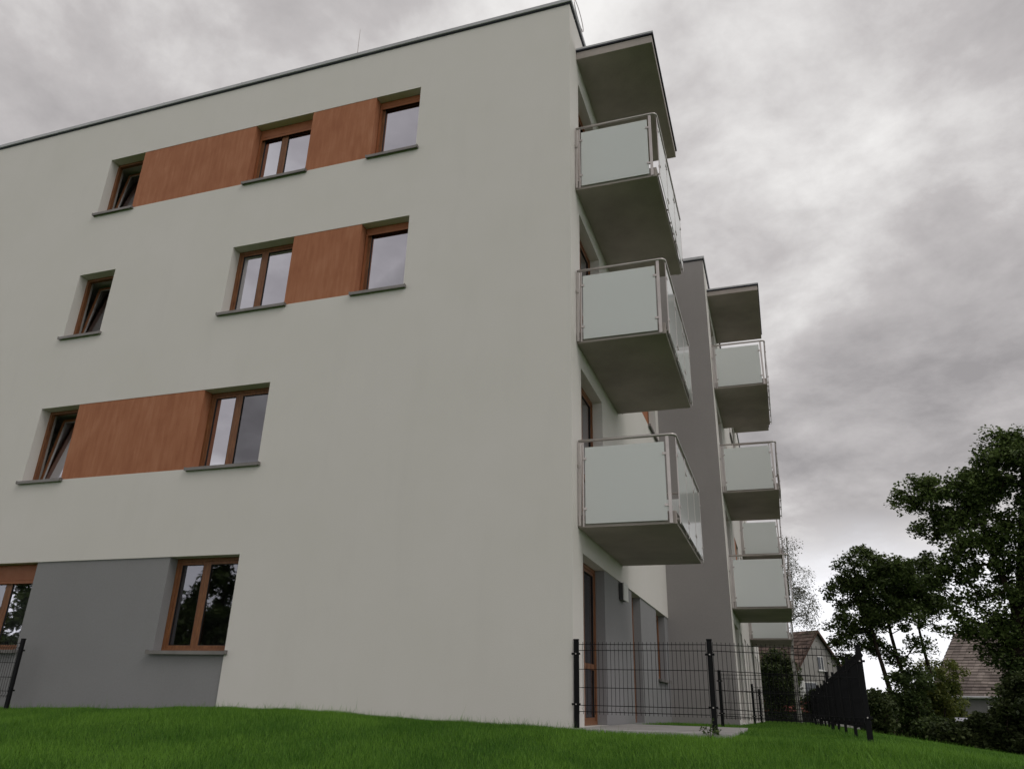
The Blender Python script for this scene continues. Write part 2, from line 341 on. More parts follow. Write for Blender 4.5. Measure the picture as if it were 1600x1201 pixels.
def window(mp, u0, u1, z0, z1, kind='two', sill=True, shutter=.0, split=.44, curtain=False, lim=(-99, 99), RD=RD):
    """opening box in wall coords; depth grows inwards"""
    fd0, fd1 = RD - .055, RD + .02; fw = .055
    f = MB(mp); f.box(u0, u0 + fw, fd0, fd1, z0, z1).box(u1 - fw, u1, fd0, fd1, z0, z1)
    ztop = z1
    f.box(u0 + fw, u1 - fw, fd0, fd1, z1 - fw, z1).box(u0 + fw, u1 - fw, fd0, fd1, z0, z0 + fw)
    um = u0 + (u1 - u0) * split
    if kind == 'two': f.box(um - .02, um + .02, fd0 + .012, fd1, z0 + fw, z1 - fw)
    W = f.build('door' if kind == 'door' else 'window', FRAME, B, bevel=.004)
    if shutter:
        s = MB(mp); s.box(u0 + .012, u1 - .012, fd0 - .035, fd0 - .004, z1 - shutter, z1 - .004); s.build('shutter_box', SHUT, W, bevel=.006)
        s = MB(mp)
        for i in range(int(shutter / .05) + 1):
            zz = z1 - shutter - .03 + i * .001
        s.box(u0 + .05, u1 - .05, fd0 - .03, fd0 - .018, z1 - shutter - .05, z1 - shutter); s.build('shutter_slat', SHUT, W)
        s = MB(mp); s.box(u0 + .012, u0 + .05, fd0 - .033, fd0 - .003, z0 + .014, z1 - shutter).build('shutter_rail', SHUT, W); MB(mp).box(u1 - .05, u1 - .012, fd0 - .033, fd0 - .003, z0 + .014, z1 - shutter).build('shutter_rail', SHUT, W)
        ztop = z1 - max(0, shutter - .07)
    sashes = [(u0 + fw * .7, um - .008), (um + .008, u1 - fw * .7)] if kind in('two',) else [(u0 + fw * .7, u1 - fw * .7)]
    if kind == 'door': sashes = [(u0 + fw * .7, u0 + (u1 - u0) * .5 - .006), (u0 + (u1 - u0) * .5 + .006, u1 - fw * .7)]
    for a, b in sashes:
        za, zb = z0 + fw * .7, z1 - fw * .7; sw = .062; d0, d1 = fd0 + .015, fd1 + .01
        if kind == 'tilt':
            ang = math.radians(7.5); hz_, hd = za, d1 + .012
            def tm(u, d, z, mp=mp, hz_=hz_, hd=hd, ang=ang):
                dz, dd = z - hz_, d - hd
                return mp(u, hd + dd * math.cos(ang) + dz * math.sin(ang) + .0, hz_ + dz * math.cos(ang) - dd * math.sin(ang))
            M = tm; d0, d1 = d1 + .016, d1 + .07
        else: M = mp
        s = MB(M); s.box(a, a + sw, d0, d1, za, zb).box(b - sw, b, d0, d1, za, zb).box(a + sw, b - sw, d0, d1, zb - sw, zb).box(a + sw, b - sw, d0, d1, za, za + sw)
        if kind == 'door': s.box(a + sw, b - sw, d0, d1, z0 + .74, z0 + .82)
        s.build('sash', FRAME, W, bevel=.004)
        g = MB(M); g.box(a + sw, a + sw + .008, d0 + .004, d0 + .03, za + sw, zb - sw).box(b - sw - .008, b - sw, d0 + .004, d0 + .03, za + sw, zb - sw)
        g.box(a + sw + .008, b - sw - .008, d0 + .004, d0 + .03, zb - sw - .008, zb - sw).box(a + sw + .008, b - sw - .008, d0 + .004, d0 + .03, za + sw, za + sw + .008)
        g.build('gasket', ALU if kind == 'tilt' else GASKET, W)
        p = MB(M); dp = d0 + .02; e_ = .008
        if kind == 'door':
            p.quad((a + sw + e_, dp, z0 + .82), (b - sw - e_, dp, z0 + .82), (b - sw - e_, dp, zb - sw - e_), (a + sw + e_, dp, zb - sw - e_))
            p.quad((a + sw + e_, dp, za + sw + e_), (b - sw - e_, dp, za + sw + e_), (b - sw - e_, dp, z0 + .74), (a + sw + e_, dp, z0 + .74))
        else: p.quad((a + sw + e_, dp, za + sw + e_), (b - sw - e_, dp, za + sw + e_), (b - sw - e_, dp, zb - sw - e_), (a + sw + e_, dp, zb - sw - e_))
        p.build('pane', GLASS, W)
    if sill:
        s = MB(mp); e_ = .045
        prof = [(-.062, z0 - .035), (-.062, z0 - .008), (fd0, z0 + .018), (fd0, z0 + .008), (-.05, z0 - .018), (-.05, z0 - .035)]
        vs = [(u0 - e_ * .3, d, z) for d, z in prof] + [(u1 + e_ * .3, d, z) for d, z in prof]; n = len(prof)
        # sill runs between the reveals behind the face, and past them in front
        s.box(u0 + .002, u1 - .002, .0, fd0, z0 - .0, z0 + .012)
        s.box(u0 - e_, u1 + e_, -.062, -.002, z0 - .006, z0 + .010); s.box(u0 - e_, u1 + e_, -.062, -.054, z0 - .042, z0 - .006)
        s.build('sill', SILL, W)
        for q in (u0 - e_ - .012, u1 + e_): MB(mp).box(q, q + .012, -.066, -.002, z0 - .036, z0 + .02).build('sill_end_cap', SILL, W)
    r = MB(mp); d0, d1 = fd1 + .001, 2.6; a, b, c, e = u0 - .02, u1 + .02, z0 - .02, z1 + .02
    a2, b2 = max(lim[0], a - .9), min(lim[1], b + .9); c2 = c - .45
    r.quad((a2, d1, c2), (b2, d1, c2), (b2, d1, e), (a2, d1, e)).quad((a2, d0 + .1, c2), (a2, d1, c2), (a2, d1, e), (a2, d0 + .1, e)).quad((b2, d0 + .1, c2), (b2, d1, c2), (b2, d1, e), (b2, d0 + .1, e))
    r.quad((a2, d0 + .1, c2), (b2, d0 + .1, c2), (b2, d1, c2), (a2, d1, c2)).quad((a2, d0 + .1, e), (b2, d0 + .1, e), (b2, d1, e), (a2, d1, e))
    # inner wall face round the opening, and the inner reveals
    dI = d0 + .1
    for q in (((a2, dI, c2), (a, dI, c2), (a, dI, e), (a2, dI, e)), ((b, dI, c2), (b2, dI, c2), (b2, dI, e), (b, dI, e)), ((a, dI, c2), (b, dI, c2), (b, dI, c), (a, dI, c)),
              ((a, d0, c), (a, dI, c), (a, dI, e), (a, d0, e)), ((b, d0, c), (b, dI, c), (b, dI, e), (b, d0, e)), ((a, d0, c), (b, d0, c), (b, dI, c), (a, dI, c)), ((a, d0, e), (b, d0, e), (b, dI, e), (a, dI, e))): r.quad(*q)
    r.build('room', ROOM, W)
    if curtain:
        s = MB(mp); n = 26; pts = [(u0 + .02 + (u1 - u0 - .04) * i / n, fd1 + .20 + .025 * math.sin(i * 1.9)) for i in range(n + 1)]
        for i in range(n): s.quad((pts[i][0], pts[i][1], z0), (pts[i + 1][0], pts[i + 1][1], z0), (pts[i + 1][0], pts[i + 1][1], z1), (pts[i][0], pts[i][1], z1))
        s.build('curtain', CURT, W)
    return W

ZT = {1: 2.52, 2: 5.36, 3: 8.21, 4: 11.05}; ZB = {1: 1.11, 2: 3.95, 3: 6.81, 4: 9.65}
AX = (-10.11, -9.21); BX = (-6.45, -5.14); CX = (-3.765, -2.845)
Fm = front(0.)
regs = [(-16, -5.222, -.6, 2.52, .022, 'gr'),
        (AX[1], BX[0], ZB[4], ZT[4], .006, 'or1'), (BX[1], CX[0], ZB[4], ZT[4], .006, 'or2'),
        (BX[1], CX[0], ZB[3], ZT[3], .006, 'or3'), (AX[1] - .03, BX[0] - .03, ZB[2], ZT[2], .006, 'or4')]
op = []
for r_ in (2, 3, 4): op.append((AX[0] - (.03 if r_ == 2 else 0), AX[1] - (.03 if r_ == 2 else 0), ZB[r_], ZT[r_], 'tilt', 0.))
op.append((BX[0] - .03, BX[1] - .02, ZB[2], ZT[2], 'two', .0)); op.append((*BX, ZB[3], ZT[3], 'two', .0)); op.append((*BX, ZB[4], ZT[4], 'two', .20))
op.append((*CX, ZB[3], ZT[3], 'one', .10)); op.append((*CX, ZB[4], ZT[4], 'one', .12))
op.append((-6.538, -5.222, ZB[1], ZT[1], 'two', .0)); op.append((-10.60, -9.283, ZB[1], ZT[1], 'two', .27))
for o_ in op: regs.append((*o_[:4], RD, 'open'))
wall(Fm, -16., 0., -.6, 12.2, regs, WHITE)
for o_ in op: window(Fm, *o_[:4], kind=o_[4], shutter=o_[5], curtain=(o_[0] < -9 and o_[4] == 'two'))

# side facade x = 0, y 0..9.074
Sm = side(0.); Y2 = 9.074; X2 = 1.442; Y3 = 27.3
regs = [(2.09, Y2, -.6, 2.463, .022, 'gr')]; op = []
for f_ in range(4):
    dz = 2.8 * f_
    op.append((.585, 2.09, .262 + dz + (.0 if not f_ else -.02), 2.463 + dz, 'door', False))
    op.append((7.315, 8.59, 1.06 + dz, 2.463 + dz, 'two', True))
    if f_: regs.append((5.9, 7.315, 1.06 + dz, 2.463 + dz, .006, 'or%d' % f_))
op.append((4.42, 5.345, .262, 2.463, 'one', False))
for o_ in op: regs.append((*o_[:4], .22, 'open'))
wall(Sm, 0., Y2, -.6, 12.2, regs, WHITE)
for o_ in op: window(Sm, *o_[:4], kind=o_[4], sill=o_[5], RD=.22, lim=(.25, Y2 - .02))
# wing: projecting grey end wall and its long white side
wall(front(Y2), -.06, X2, -.6, 12.0, [], GREYW)
Wm = side(X2); regs = []; op = []
for f_ in range(4):
    dz = 2.8 * f_
    for a, b in ((10.05, 11.6), (19.3, 20.8)): op.append((a, b, .24 + dz, 2.44 + dz, 'door', False))
    op += [(a, b, (1.06 if f_ else .2) + dz, 2.44 + dz, 'two', bool(f_)) for a, b in ((14.5, 15.6), (16.7, 17.7), (24.1, 25.2))]
    if f_: regs.append((13.6, 14.5, 1.06 + dz, 2.44 + dz, .006, 'or%d' % f_))
op += [(a, b, .14, 2.44, 'one', False) for a, b in ((12.5, 13.2), (22.3, 23.5), (26.0, 26.9))]
for o_ in op: regs.append((*o_[:4], .22, 'open'))
wall(Wm, Y2, Y3, -.9, 12.0, regs, WHITE)
for o_ in op: window(Wm, *o_[:4], kind=o_[4], sill=o_[5], RD=.22, lim=(Y2 + .25, Y3 - .1))
# hidden rear and far sides, roof deck
q = MB(); q.quad((-16, 0, -.6), (-16, Y3, -.6), (-16, Y3, 12.0), (-16, 0, 12.0)).quad((-16, Y3, -.9), (X2, Y3, -.9), (X2, Y3, 12.0), (-16, Y3, 12.0)); q.build('wall', WHITE, B, fix=False)
q = MB(); q.quad((-16, 0, 11.98), (0, 0, 11.98), (0, Y2, 11.98), (-16, Y2, 11.98)).quad((-16, Y2, 11.97), (X2, Y2, 11.97), (X2, Y3, 11.97), (-16, Y3, 11.97)); q.build('roof', CAPM, B, fix=False)
# copings: light metal cap on a dark drip edge
def coping(x0, x1, y0, y1, z, name='coping'):
    MB().box(x0, x1, y0, y1, z + .004, z + .085).build(name, CAPM, B, bevel=.008)
    MB().box(x0 + .02, x1 - .02, y0 + .02, y1 - .02, z - .022, z + .002).build('drip_edge', DARKM, B)
coping(-16, .045, -.045, .38, 12.205); coping(-.33, .045, .383, Y2 - .05, 12.205)
coping(-.33, X2 + .045, Y2 - .045, Y2 + .35, 12.0); coping(X2 - .33, X2 + .045, Y2 + .353, Y3, 12.0)
for a in range(-15, 0, 2):      # sheet joints of the front coping
    MB().box(a - .006, a + .006, -.049, .384, 12.206, 12.294).build('coping_joint', CAPM, B)
# canopies over the top balconies
def canopy(x0, xw, y0, y1, z, t=.165):
    s = MB().box(x0 - .01, x0 + xw, y0, y1, z, z + t).build('canopy', CONC, B, bevel=.006)
    MB().box(x0 + .004, x0 + xw + .028, y0 - .028, y1 + .02, z + t + .004, z + t + .03).build('drip_edge', DARKM, s)
    MB().box(x0 + .004, x0 + xw + .028, y0 - .028, y1 + .02, z + t + .032, z + t + .075).build('flashing', CAPM, s, bevel=.005)
    return s
canopy(0, 1.372, .46, 3.686, 11.313)
canopy(X2, 1.365, 9.83, 13.03, 11.24, .14)
canopy(X2, 1.365, 18.65, 21.9, 11.20, .14)
def balcony(x0, y0, y1, zu):
    t = .175; XW = 1.338
    s = MB().box(x0 + .002, x0 + XW, y0, y1, zu, zu + t).build('balcony', CONC, B, bevel=.006)
    xr = x0 + XW + .04; yr = y0 - .03; yr2 = y1 + .03; zt = zu + 1.235
    rail = MB(); cr_ = .07
    pts = [(x0 + .02, yr, zt)] + [(xr - cr_ + cr_ * math.sin(a), yr + cr_ - cr_ * math.cos(a), zt) for a in np.linspace(0, math.pi / 2, 6)]
    pts += [(xr - cr_ + cr_ * math.cos(a), yr2 - cr_ + cr_ * math.sin(a), zt) for a in np.linspace(0, math.pi / 2, 6)] + [(x0 + .02, yr2, zt)]
    rail.tube(pts, .021, 10).build('handrail', STEEL, s, smooth=True)
    def post_x(x, y, w=.04, tk=.012): # flat bar in a front panel (facing -y)
        return MB().box(x - w / 2, x + w / 2, y - tk / 2, y + tk / 2, zu + .005, zt - .018).build('baluster', STEEL, s, bevel=.002)
    def post_y(y, x, w=.04, tk=.012):
        return MB().box(x - tk / 2, x + tk / 2, y - w / 2, y + w / 2, zu + .005, zt - .018).build('baluster', STEEL, s, bevel=.002)
    def panel_x(xa, xb, y):
        MB().box(xa, xb, y - .005, y + .005, zu + .045, zt - .10).build('glass_panel', FROST, s)
        c = MB()
        for xx in (xa, xb):
            for zz in (zu + .25, zt - .27): c.box(xx - .028, xx + .022, y - .016, y - .0055, zz - .018, zz + .018); c.box(xx - .028, xx + .022, y + .0055, y + .016, zz - .018, zz + .018)
        c.build('glass_clamp', STEEL, s, bevel=.002)
    def panel_y(ya, yb, x):
        MB().box(x - .005, x + .005, ya, yb, zu + .045, zt - .10).build('glass_panel', FROST, s)
        c = MB()
        for yy in (ya, yb):
            for zz in (zu + .25, zt - .27): c.box(x + .0055, x + .016, yy - .022, yy + .022, zz - .018, zz + .018); c.box(x - .016, x - .0055, yy - .022, yy + .022, zz - .018, zz + .018)
        c.build('glass_clamp', STEEL, s, bevel=.002)
    for yy in (yr, yr2):
        post_x(x0 + .085, yy, .022); post_x(x0 + 1.27, yy, .045); panel_x(x0 + .112, x0 + 1.225, yy)
        MB().box(x0 + .012, x0 + .05, yy - .006, yy + .006, zu + .02, zt - .018).build('baluster', STEEL, s)
        k = MB(); k.tube([(x0 + .0, yy, zu + .88), (x0 + .03, yy - .0, zu + .88)], .028, 8); k.box(x0 + .0, x0 + .055, yy - .018, yy - .008, zu + .845, zu + .905); k.build('wall_bracket', STEEL, s)
        for xx in (x0 + .085, x0 + 1.27): MB().tube([(xx, yy + (.006 if yy < y0 else -.006), zu + .07), (xx, y0 if yy < y0 else y1, zu + .07)], .016, 8).build('slab_bracket', STEEL, s)
    L = yr2 - yr; ys = [yr + .09 + (L - .18) * q / 3 for q in range(4)]
    for yy in ys:
        post_y(yy, xr); MB().tube([(x0 + XW, yy, zu + .07), (xr - .006, yy, zu + .07)], .016, 8).build('slab_bracket', STEEL, s)
    for a, b in zip(ys[:-1], ys[1:]): panel_y(a + .045, b - .045, xr)
    return s
for n in range(3):
    z = 2.763 + 2.8 * n
    balcony(0, .34, 3.505, z); balcony(X2, 9.567, 12.797, z - .05); balcony(X2, 18.4, 21.63, z - .05)
# small wall box beside the ground floor door, lightning rods on the roof
s = MB().box(-.02, .05, 3.22, 3.58, 2.17, 2.44).build('wall_box', DGREY, B, bevel=.01); MB().box(.052, .075, 3.21, 3.59, 2.16, 2.45).build('cover', WHITEP, s, bevel=.006)
MB().tube([(-5.38, 1.5, 12.0), (-5.36, 1.5, 13.9), (-5.37, 1.5, 14.85)], [.012, .010, .005], 6).build('lightning_rod', STEEL, B)
r = MB(); r.tube([(.0, .95, 12.29), (.0, .95, 12.56)], .009, 5); r.tube([(.0, .72 + .36 * math.cos(a), 12.66 + .16 * math.sin(a)) for a in np.linspace(0, 2 * math.pi, 22)], .008, 5, caps=False); r.build('lightning_rod', STEEL, B)

# ------------------------------------------------------------------ mesh fences
def fence(label, p0, p1, n, zf, group='black mesh fences around the gardens', posth=1.03, first=True, wr=.0032, step=.05, name='mesh_fence'):
    p0 = Vector(p0); p1 = Vector(p1); d = (p1 - p0); L = d.length; d.normalize(); nrm = Vector((d.y, -d.x))
    root = empty(name, (p0.x, p0.y, zf(p0.x, p0.y)), label, 'fence', group)
    for i in range(n + 1):
        if i == 0 and not first: continue
        c = p0 + d * (L * i / n); z = zf(c.x, c.y)
        mp = lambda a, b, zz, c=c: (c.x + d.x * a + nrm.x * b, c.y + d.y * a + nrm.y * b, zz)
        q = MB(mp).box(-.03, .03, -.02, .02, z - .35, z + posth - .012).build('post', BLACK, root, bevel=.003)
        MB(mp).box(-.033, .033, -.023, .023, z + posth - .01, z + posth + .006).build('post_cap', BLACK, q, bevel=.003)
        for zz in (.28, .86):
            k = MB(mp).box(-.055, .055, .021, .027, z + zz - .012, z + zz + .012); k.build('clamp', BLACK, q)
            MB(mp).tube([(0, .027, z + zz), (0, .036, z + zz)], .008, 8).build('bolt', STEEL, q)
    for i in range(n):
        a0 = L * i / n + .04; a1 = L * (i + 1) / n - .04; ca = p0 + d * a0; cb = p0 + d * a1; za = zf(ca.x, ca.y); zb = zf(cb.x, cb.y); M = MB()
        m_ = max(2, round((a1 - a0) / step)); off = .026
        prof = [(.17, 0), (.20, 0), (.235, .022), (.27, 0), (.47, 0), (.68, 0), (.90, 0), (.935, .022), (.97, 0), (1.0, 0)]
        for j in range(m_ + 1):
            t_ = j / m_; c = ca + (cb - ca) * t_; z = za + (zb - za) * t_
            for (h0, b0), (h1, b1) in zip(prof[:-1], prof[1:]):
                o = off + b0; o1 = off + b1
                P = [Vector((c.x + nrm.x * o, c.y + nrm.y * o, z + h0)), Vector((c.x + nrm.x * o1, c.y + nrm.y * o1, z + h1))]
                M.tube(P, wr, 3, caps=False)
        for h0 in (.20, .27, .47, .68, .90, .97):
            for oo in (off + .005,):
                M.tube([(ca.x + nrm.x * oo, ca.y + nrm.y * oo, za + h0), (cb.x + nrm.x * oo, cb.y + nrm.y * oo, zb + h0)], wr * 1.25, 4, caps=False)
        o = M.build('mesh_panel', BLACK, root, fix=False)
    return root
zf0 = lambda x, y: .25 - (.06 * max(0, x - 1.7) / 1.6)
fence('black mesh fence across the terrace, from the corner of the block to the right', (.045, 0), (3.3, 0), 2, zf0)
zf1 = lambda x, y: .18 - .002 * y
fence('long black mesh boundary fence running away towards the houses, seen almost edge-on', (3.3, 0.0), (3.32, 27.3), 13, zf1, first=False)
zf2 = lambda x, y: .235
fence('black mesh fence at the left edge of the lawn, against the grey wall', (-8.79, -.3), (-13.79, -.36), 2, zf2)
for (yy, xa, nm) in ((6.6, 1.26, 'nearest'), (12.4, 1.62, 'middle'), (17.6, 1.62, 'farthest')):
    fence('%s of the three garden dividing fences beyond the terrace, crossing to the boundary fence' % nm, (xa, yy), (3.22, yy + .02), 1, lambda x, y: .10 if y > 10 else .17, group='garden dividing fences', posth=1.05)

# ------------------------------------------------------------------ grass
def blades(n, x0, x1, y0, y1, hmin, hmax, wd, keep=None):
    x = rs.uniform(x0, x1, n); y = rs.uniform(y0, y1, n)
    ok = ~((x < .03) & (y > -.02)) & ~((x < 1.46) & (y > Y2 - .02)) & ~((x < 1.86) & (x > 0) & (y > -.12) & (y < 3.66))
    if keep is not None: ok &= keep(x, y)
    x, y = x[ok], y[ok]; n = len(x)
    pn = np.sin(x * 2.1 + 1.3 * np.sin(y * 1.7)) * np.sin(y * 2.7 + x * .6) * .5 + np.sin(x * 7.3 + y * 5.1) * .25
    h = rs.uniform(hmin, hmax, n) * (1 + .3 * pn); h *= np.where(rs.rand(n) < .012, 1.9, 1.)
    z = gh(x, y) - .008; a = rs.uniform(0, math.pi, n); lx = rs.normal(0, .38, n) * h; ly = rs.normal(0, .38, n) * h
    wx_, wy_ = np.cos(a) * wd / 2, np.sin(a) * wd / 2
    V = np.empty((n, 3, 3)); V[:, 0] = np.stack([x - wx_, y - wy_, z], -1); V[:, 1] = np.stack([x + wx_, y + wy_, z], -1); V[:, 2] = np.stack([x + lx, y + ly, z + h], -1)
    return V.reshape(-1, 3)
G = [blades(330000, -14, 6.5, -4.6, -.0, .035, .075, .007), blades(50000, -14, .2, -.35, .0, .05, .085, .007), blades(700, -14, .2, -.12, .0, .10, .17, .006),
     blades(150000, 0, 9, -.2, 12, .035, .07, .011), blades(90000, 0, 12, 10, 30, .035, .07, .02), blades(50000, -14, 6, -10, -4.6, .035, .07, .011)]
tag(np_mesh('grass', np.concatenate(G), 3, GRASSM), 'short green lawn grass in front of the building', 'grass', None, 'stuff')

# ------------------------------------------------------------------ trees and shrubs
def leaf_quads(c, size, upb=.35):
    n = len(c); nr = rs.normal(0, 1, (n, 3)); nr[:, 2] += upb * np.sign(nr[:, 2] + .001) * 2; nr /= np.linalg.norm(nr, axis=1)[:, None]
    a = np.cross(nr, rs.normal(0, 1, (n, 3))); a /= np.linalg.norm(a, axis=1)[:, None] + 1e-9; b = np.cross(nr, a)
    L = size * rs.uniform(.6, 1.25, (n, 1)); W_ = L * .34
    V = np.empty((n, 4, 3)); V[:, 0] = c - a * L * .5; V[:, 1] = c + b * W_ + nr * L * .06; V[:, 2] = c + a * L * .5; V[:, 3] = c - b * W_ + nr * L * .06
    return V.reshape(-1, 3)
def sample_blobs(blobs, n):
    wts = np.array([b[3] * b[4] * b[5] for b in blobs]) ** .8; wts /= wts.sum(); out_ = []
    for b, k in zip(blobs, rs.multinomial(n, wts)):
        d = rs.normal(0, 1, (k, 3)); d /= np.linalg.norm(d, axis=1)[:, None]; r = rs.uniform(.35, 1, (k, 1)) ** .6
        out_.append(np.array(b[:3]) + d * r * np.array(b[3:6]))
    return np.concatenate(out_)
def plant(name, label, cat, group, trunks, blobs, nclump, nleaf, clr, lsize, lm, bark=BARK, tip=.010, flat=.75, twigs=2, droop=0., pw=.46, bare=0):
    """trunks: list of lists of (x,y,z,r)"""
    base = trunks[0][0][:3]; root = empty(name, base, label, cat, group); R0 = np.array(base)
    P = []; par = []; rad = []; tr = []
    for T in trunks:
        prev = -1
        for i in range(len(T) - 1):
            a, b = np.array(T[i]), np.array(T[i + 1]); k = max(2, int(np.linalg.norm(b[:3] - a[:3]) / .5))
            for j in range(k):
                q = a + (b - a) * j / k; P.append(q[:3] + rs.normal(0, .02, 3) * (i + j > 0)); par.append(prev); rad.append(q[3]); prev = len(P) - 1
        P.append(np.array(T[-1])[:3]); par.append(prev); rad.append(T[-1][3])
    ntr = len(P); zmin = min(b[2] - b[5] for b in blobs)
    tg = sample_blobs(blobs, nclump); tg[:, 2] = np.maximum(tg[:, 2], base[2] + .15)
    TP = np.array(P); d0 = np.array([np.min(np.linalg.norm(TP - q, axis=1)) for q in tg]); tg = tg[np.argsort(d0)]
    Parr = np.zeros((ntr + nclump * 14 + 10, 3)); Parr[:ntr] = TP; cnt = ntr; ends = []
    for q in tg:
        dd = Parr[:cnt] - q; dist = np.linalg.norm(dd, axis=1) + .55 * np.maximum(0, dd[:, 2]) ; k = int(np.argmin(dist)); s = Parr[k].copy(); L = np.linalg.norm(q - s)
        m_ = min(12, max(1, int(L / .42))); prev = k
        for j in range(1, m_ + 1):
            t_ = j / m_; c = s + (q - s) * t_ + np.array([0, 0, 1]) * math.sin(t_ * math.pi) * L * (.10 - droop * .3) + rs.normal(0, .035, 3) * (j < m_) * min(L, 1.5)
            Parr[cnt] = c; P.append(c); par.append(prev); rad.append(0); prev = cnt; cnt += 1
        ends.append(prev)
    load = np.zeros(cnt)
    for e_ in ends: load[e_] += 1
    for i in range(cnt - 1, -1, -1):
        if par[i] >= 0: load[par[i]] += load[i]
    R = np.array([max(rad[i] if i < ntr else 0, tip * max(load[i], 1) ** pw if i >= ntr else rad[i]) for i in range(cnt)])
    for i in range(ntr, cnt):
        if par[i] >= 0: R[i] = min(R[i], R[par[i]] * .95)
    kids = {}
    for i in range(cnt): kids.setdefault(par[i], []).append(i)
    MT, MBr = MB(), MB()
    def chain(start, frm):
        st = [(start, frm)]
        while st:
            a, f0 = st.pop(); pts = []; rr = []
            if f0 >= 0: pts.append(tuple(Parr[f0])); rr.append(min(R[f0], R[a] * 1.15))
            cur = a
            while True:
                pts.append(tuple(Parr[cur])); rr.append(R[cur]); ks = kids.get(cur, [])
                if not ks: break
                ks = sorted(ks, key=lambda z: (z >= ntr, -R[z]))
                for o in ks[1:]: st.append((o, cur))
                if (ks[0] >= ntr) != (cur >= ntr): st.append((ks[0], cur)); break
                cur = ks[0]
            if len(pts) > 1: (MT if a < ntr else MBr).tube(pts, rr, 8 if a < ntr else (5 if R[a] > .03 else 3), caps=False)
    for a in kids.get(-1, []): chain(a, -1)
    E_ = Parr[ends]
    for q in E_[: int(len(E_))]:
        for _ in range(twigs):
            d = rs.normal(0, 1, 3); d[2] = d[2] * .6 - droop * 1.5; d /= np.linalg.norm(d); MBr.tube([tuple(q), tuple(q + d * clr * .45 + np.array([0, 0, .02])), tuple(q + d * clr * .9 - np.array([0, 0, droop * .3]))], [tip * .8, tip * .5, tip * .3], 3, caps=False)
    MT.build('trunk', bark, root, smooth=True, fix=False)
    if MBr.v: MBr.build('branches', bark, root, smooth=True, fix=False)
    k = nleaf // len(E_); idx_ = np.repeat(np.arange(len(E_)), k); cs = rs.uniform(.55, 1.25, len(E_)) * clr
    d = rs.normal(0, 1, (len(idx_), 3)); d /= np.linalg.norm(d, axis=1)[:, None]; r = rs.uniform(0, 1, (len(idx_), 1)) ** .5
    off = d * r * cs[idx_][:, None]; off[:, 2] *= flat; off[:, 2] -= droop * rs.rand(len(idx_)) * clr * 2
    C_ = E_[idx_] + off; o = np_mesh('crown', leaf_quads(C_, lsize), 4, lm, root, R0); return root
def blob(u, v, ru, rv, dist, dd=0., depth=None):
    c = at(u, v, dist + dd); k = np.linalg.norm(c - CC) / CF; r = ru * k * .95; return (c[0], c[1], c[2], r, depth or (r + rv * k) / 2, rv * k * .95)
def base_at(u, v, dist):
    p = at(u, v, dist); return (p[0], p[1], ghf(p[0], p[1]))
def tp(u, v, dist, r): p = at(u, v, dist); return (p[0], p[1], p[2], r)
# big oak on the right
D = 27.; b0 = base_at(1592, 1180, D)
trunks = [[(b0[0], b0[1], b0[2] - .1, .42), tp(1590, 1120, D, .34), tp(1597, 1000, D, .30), tp(1604, 880, D + .3, .22), tp(1600, 770, D + .5, .10), tp(1596, 700, D + .5, .04)],
          [tp(1597, 1010, D, .13), tp(1580, 930, D + .1, .09), tp(1545, 860, D + .3, .06), tp(1490, 800, D + .2, .03)],
          [tp(1600, 960, D, .2), tp(1640, 880, D - .4, .14), tp(1680, 800, D - .8, .06)],
          [tp(1597, 1030, D, .16), tp(1560, 990, D + .6, .11), tp(1510, 965, D + 1, .05)]]
oakb = [blob(*q, D) for q in ((1580, 735, 48, 52), (1640, 725, 60, 60), (1560, 705, 30, 24), (1515, 765, 30, 24), (1545, 775, 35, 36), (1482, 780, 50, 36), (1426, 770, 30, 24), (1420, 800, 18, 12), (1455, 750, 20, 10), (1520, 838, 52, 34), (1455, 828, 24, 16), (1585, 845, 38, 44),
        (1550, 905, 48, 26), (1500, 885, 30, 22), (1590, 965, 42, 38), (1545, 985, 42, 22), (1505, 945, 30, 16), (1470, 905, 26, 16), (1588, 1035, 26, 36), (1560, 1015, 22, 16), (1660, 840, 60, 60), (1660, 950, 60, 60), (1600, 1095, 26, 50), (1650, 1080, 40, 60), (1500, 985, 18, 9))]
plant('oak_tree', 'big dark green oak tree at the right edge, taller than the other trees', 'tree', None, trunks, oakb, 690, 80000, .38, .115, OAKL, tip=.011)
# clump of three leaning trees left of the oak
D2 = 30.
def stem(pts, r0, dd): return [tp(u, v, D2 + dd, r0 * (1 - .75 * i / (len(pts) - 1))) for i, (u, v) in enumerate(pts)]
b1 = base_at(1431, 1155, D2); b2 = base_at(1452, 1157, D2 + .8); b3 = base_at(1404, 1148, D2 - .5)
plant('leaning_tree', 'left of the three slim leaning trees, its crown reaching furthest left towards the house gable', 'tree', 'slim leaning trees left of the oak',
      [[(*b3[:2], b3[2] - .1, .12)] + stem([(1398, 1100), (1380, 1040), (1352, 960), (1335, 890)], .085, -.5)],
      [blob(*q, D2 - .5) for q in ((1345, 885, 34, 30), (1322, 925, 30, 28), (1340, 965, 36, 26), (1312, 985, 22, 24), (1300, 945, 10, 6), (1370, 925, 22, 34), (1318, 1020, 14, 18), (1352, 1000, 18, 14), (1325, 1045, 10, 10))], 165, 16500, .34, .105, MIDL)
